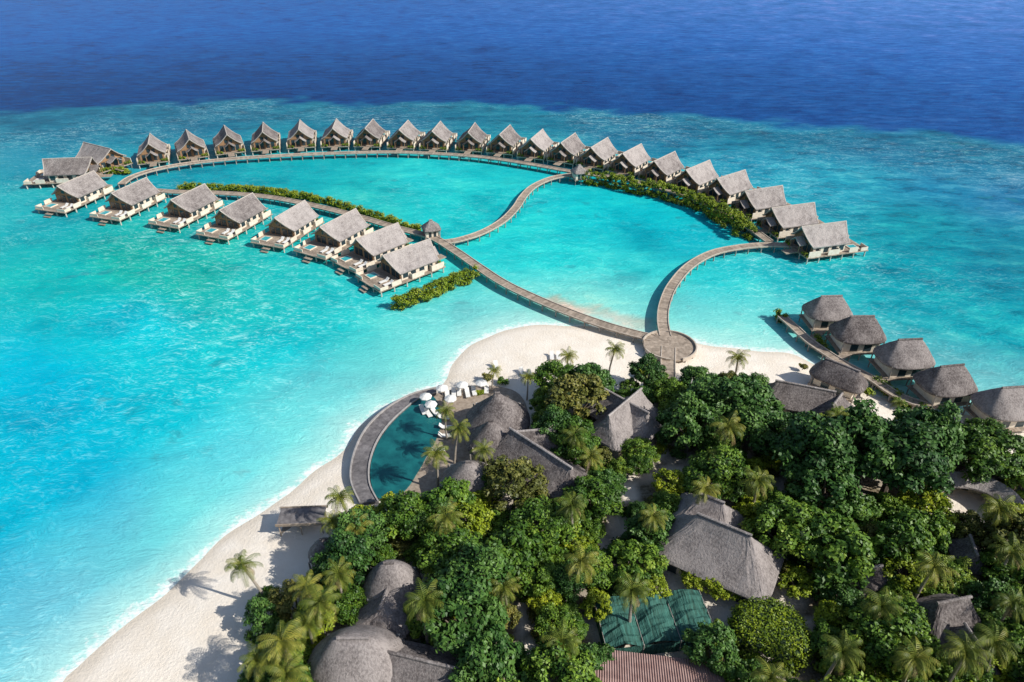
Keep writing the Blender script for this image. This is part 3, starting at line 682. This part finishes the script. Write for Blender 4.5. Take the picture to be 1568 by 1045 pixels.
hedge('mangrove_hedge',[(603,468),(635,457),(670,442),(700,430),(727,419)],[2.8,4.3,4.5,4.3,2.6],2.3,33)
hedge('pier_planting',[(1190,482),(1205,488)],[1.6,1.6],1.5,34)
hedge('pier_planting',[(1248,518),(1262,530),(1270,536)],[1.5,1.5],1.2,35)
hedge('pier_planting',[(1340,582),(1368,600),(1395,615),(1420,628)],[1.2,1.8,1.4],1.2,36)
hedge('jetty_planting',[(165,262),(180,260),(195,262)],[2,2.5,2],1.4,37)

# clipped round bush
random.seed(41); rng=np.random.default_rng(41); mb=MB(); cs=[];rs=[]
for i in range(90):
    a=2.399963*i; r=4.2*math.sqrt(i/90); cs.append((r*math.cos(a),r*math.sin(a),3.6-.035*r*r-(1.0 if r>3.8 else 0))); rs.append(.75)
for i in range(60):
    a=2*math.pi*i/60; cs.append((4.2*math.cos(a),4.2*math.sin(a),random.uniform(.8,2.6))); rs.append(.7)
puffs(mb,cs,rs,110,.26,0,1); mb.tube((0,0,-.5),(0,0,2),.3,.2,7,2)
q=P(1182,962,4.2); obj('clipped_round_hedge',mb.mesh('round_hedge',['mang','core','bark']),(q[0],q[1],1))

# ---------------------------------------------------------------- trees
random.seed(77)
J=np.array(jungle)
def inj(x,y): return segdist(np.array([x]),np.array([y]),jungle)[0]
placed=[]
def addtree(x,y,s,k):
    placed.append((x,y,3.5*s)); z=random.uniform(.9,1.2)
    obj('broadleaf_tree',TREES[k],(x,y,z),random.uniform(0,6.28),(s*random.uniform(.9,1.1),s*random.uniform(.9,1.1),s*random.uniform(.85,1.1)))
for u,v,s,k in [(790,738,1.1,5),(885,608,1.2,5),(1085,610,1.2,1),(1130,615,1.35,3),(1150,650,1.2,1),(1060,650,1.1,3),(1250,690,1.4,1),(1310,690,1.5,3),(1375,700,1.5,1),(1420,680,1.3,3),(1480,690,1.2,2),(1530,690,1.1,0),
  (1270,745,1.2,3),(700,940,1.15,3),(730,890,1.1,1),(690,850,1.0,0),(780,850,1.0,6),(620,790,.9,0),(910,760,.9,0),(1210,810,1.1,0),(1280,840,1.1,6),(1225,890,.6,4),(1060,880,.5,4),(1095,892,.5,4),(1125,905,.4,4),(980,690,.6,0),(850,660,.8,1),(990,575,.7,1),(1040,650,.6,4),(750,1010,1.0,3),(835,920,.6,4),(980,855,.7,6),(830,800,1.0,0),
  (720,800,.8,4),(1150,780,.7,4),(600,775,.7,4),(1240,800,.7,4),(880,830,.6,4),(560,790,.6,4),(1390,880,.7,4),(1550,800,.8,4),(1030,740,.7,4)]:
    x,y=P(u,v,5.5*s+.8); addtree(x,y,s,k)
tries=0
bx0,by0=J.min(0); bx1,by1=J.max(0)
kinds=[0,0,0,1,1,2,2,5,3,6,6,4,4]
while tries<15000:
    tries+=1
    x=random.uniform(bx0,bx1); y=random.uniform(by0,by1)
    if y<32 or abs(x)>y*.9+28: continue
    s=random.choice([.42,.55,.65,.75,.9,1.05])
    d=inj(x,y)
    if d<1.6*s: continue
    ok=True
    for cx,cy,rx,ry in CL:
        if math.hypot((x-cx)/(rx+2.6*s),(y-cy)/(ry+3.1*s))<1: ok=False;break
    if not ok: continue
    for a,b,r in placed:
        if (a-x)**2+(b-y)**2<(.66*(r+3.5*s))**2: ok=False;break
    if ok: addtree(x,y,s,random.choice(kinds))
print('trees',len(placed))
ns=0
for _ in range(2600):
    x=random.uniform(bx0,bx1); y=random.uniform(by0,by1)
    if y<32 or abs(x)>y*.9+28 or inj(x,y)<-.5: continue
    if any(math.hypot((x-cx)/(rx+.8),(y-cy)/(ry+.8))<1 for cx,cy,rx,ry in CL): continue
    ns+=1
    if ns>400: break
    obj('shrub',SHR[random.choice([0,0,1,2,2,3])],(x,y,1.0),random.uniform(0,6.28),random.uniform(.6,1.3))
for u,v,s in [(745,578,.8),(770,583,.7),(735,600,.6),(1330,600,.8),(1380,615,.7),(1230,560,.6),(1000,560,.9),(1010,575,1.1),(985,570,1),(700,760,1),(740,770,1),(670,765,1)]:
    x,y=P(u,v,1.8); obj('shrub',SHR[random.choice([0,3,1])],(x,y,1.0),random.random()*6,s)
for u,v,s,k in [(370,866,.95,1),(520,762,.9,0),(508,800,.8,2),(545,806,.9,0),(490,925,1.05,0),(518,880,.9,2),(470,900,.9,0),(432,985,1.1,0),(395,1012,.9,2),(650,922,1.1,2),(683,792,1.0,0),(668,695,.95,2),(702,658,.9,0),(682,630,.75,2),
  (757,568,.6,0),(808,578,.65,2),(870,546,.8,0),(942,536,.85,0),(1130,548,.9,0),(1160,738,1.05,2),(1115,655,1.1,0),(875,775,1.0,2),(890,862,1.0,0),(968,905,1.0,2),(1000,792,.9,0),(1283,640,1.0,2),(1376,618,.6,0),
  (1530,780,1.05,2),(1548,845,1.0,0),(1478,1000,1.1,2),(1522,985,1.05,0),(1550,925,.9,2),(880,668,.9,2),(440,1035,1.0,0),(1100,705,.85,2),(1180,1040,.9,0),(770,900,.9,0),(470,955,.9,2),(1350,930,1,0),(1400,1010,1,2),(1215,670,.9,0),
  (1290,1000,1,0),(1430,870,1.05,2),(740,690,.85,0),(1080,750,.95,0),(860,985,1.0,2),(905,700,.85,0)]:
    zc=1+8*s; x,y=P(u,v,zc); r=random.uniform(0,6.28)
    if k==1: r=math.pi*.93
    l=PL[k]*s; obj('coconut_palm',PALMS[k],(x-l*math.cos(r),y-l*math.sin(r),1.0),r,s)

# ---------------------------------------------------------------- light, sky, camera
el=math.radians(38); az=math.atan2(.93,-.37)
ts_=Vector((math.sin(az)*math.cos(el),math.cos(az)*math.cos(el),math.sin(el)))
sl=bpy.data.lights.new('sun','SUN'); sl.energy=5.0; sl.angle=math.radians(.5); sl.color=(1,.965,.89)
so=bpy.data.objects.new('sun',sl); so.rotation_euler=(-ts_).to_track_quat('-Z','Y').to_euler(); col.objects.link(so)
w=bpy.data.worlds.new('World'); scene.world=w; w.use_nodes=True; nt=w.node_tree
sk=nt.nodes.new('ShaderNodeTexSky'); sk.sky_type='NISHITA'; sk.sun_disc=False; sk.sun_elevation=el; sk.sun_rotation=az
nt.links.new(sk.outputs[0],nt.nodes['Background'].inputs[0]); nt.nodes['Background'].inputs[1].default_value=.105
cam=bpy.data.cameras.new('camera'); cam.lens=24; cam.sensor_width=36; cam.clip_end=20000
co=bpy.data.objects.new('camera',cam); co.location=(0,0,H); co.rotation_euler=(math.radians(90)-PT,0,0); col.objects.link(co); scene.camera=co
scene.view_settings.view_transform='Standard'; scene.view_settings.look='None'; scene.view_settings.exposure=0
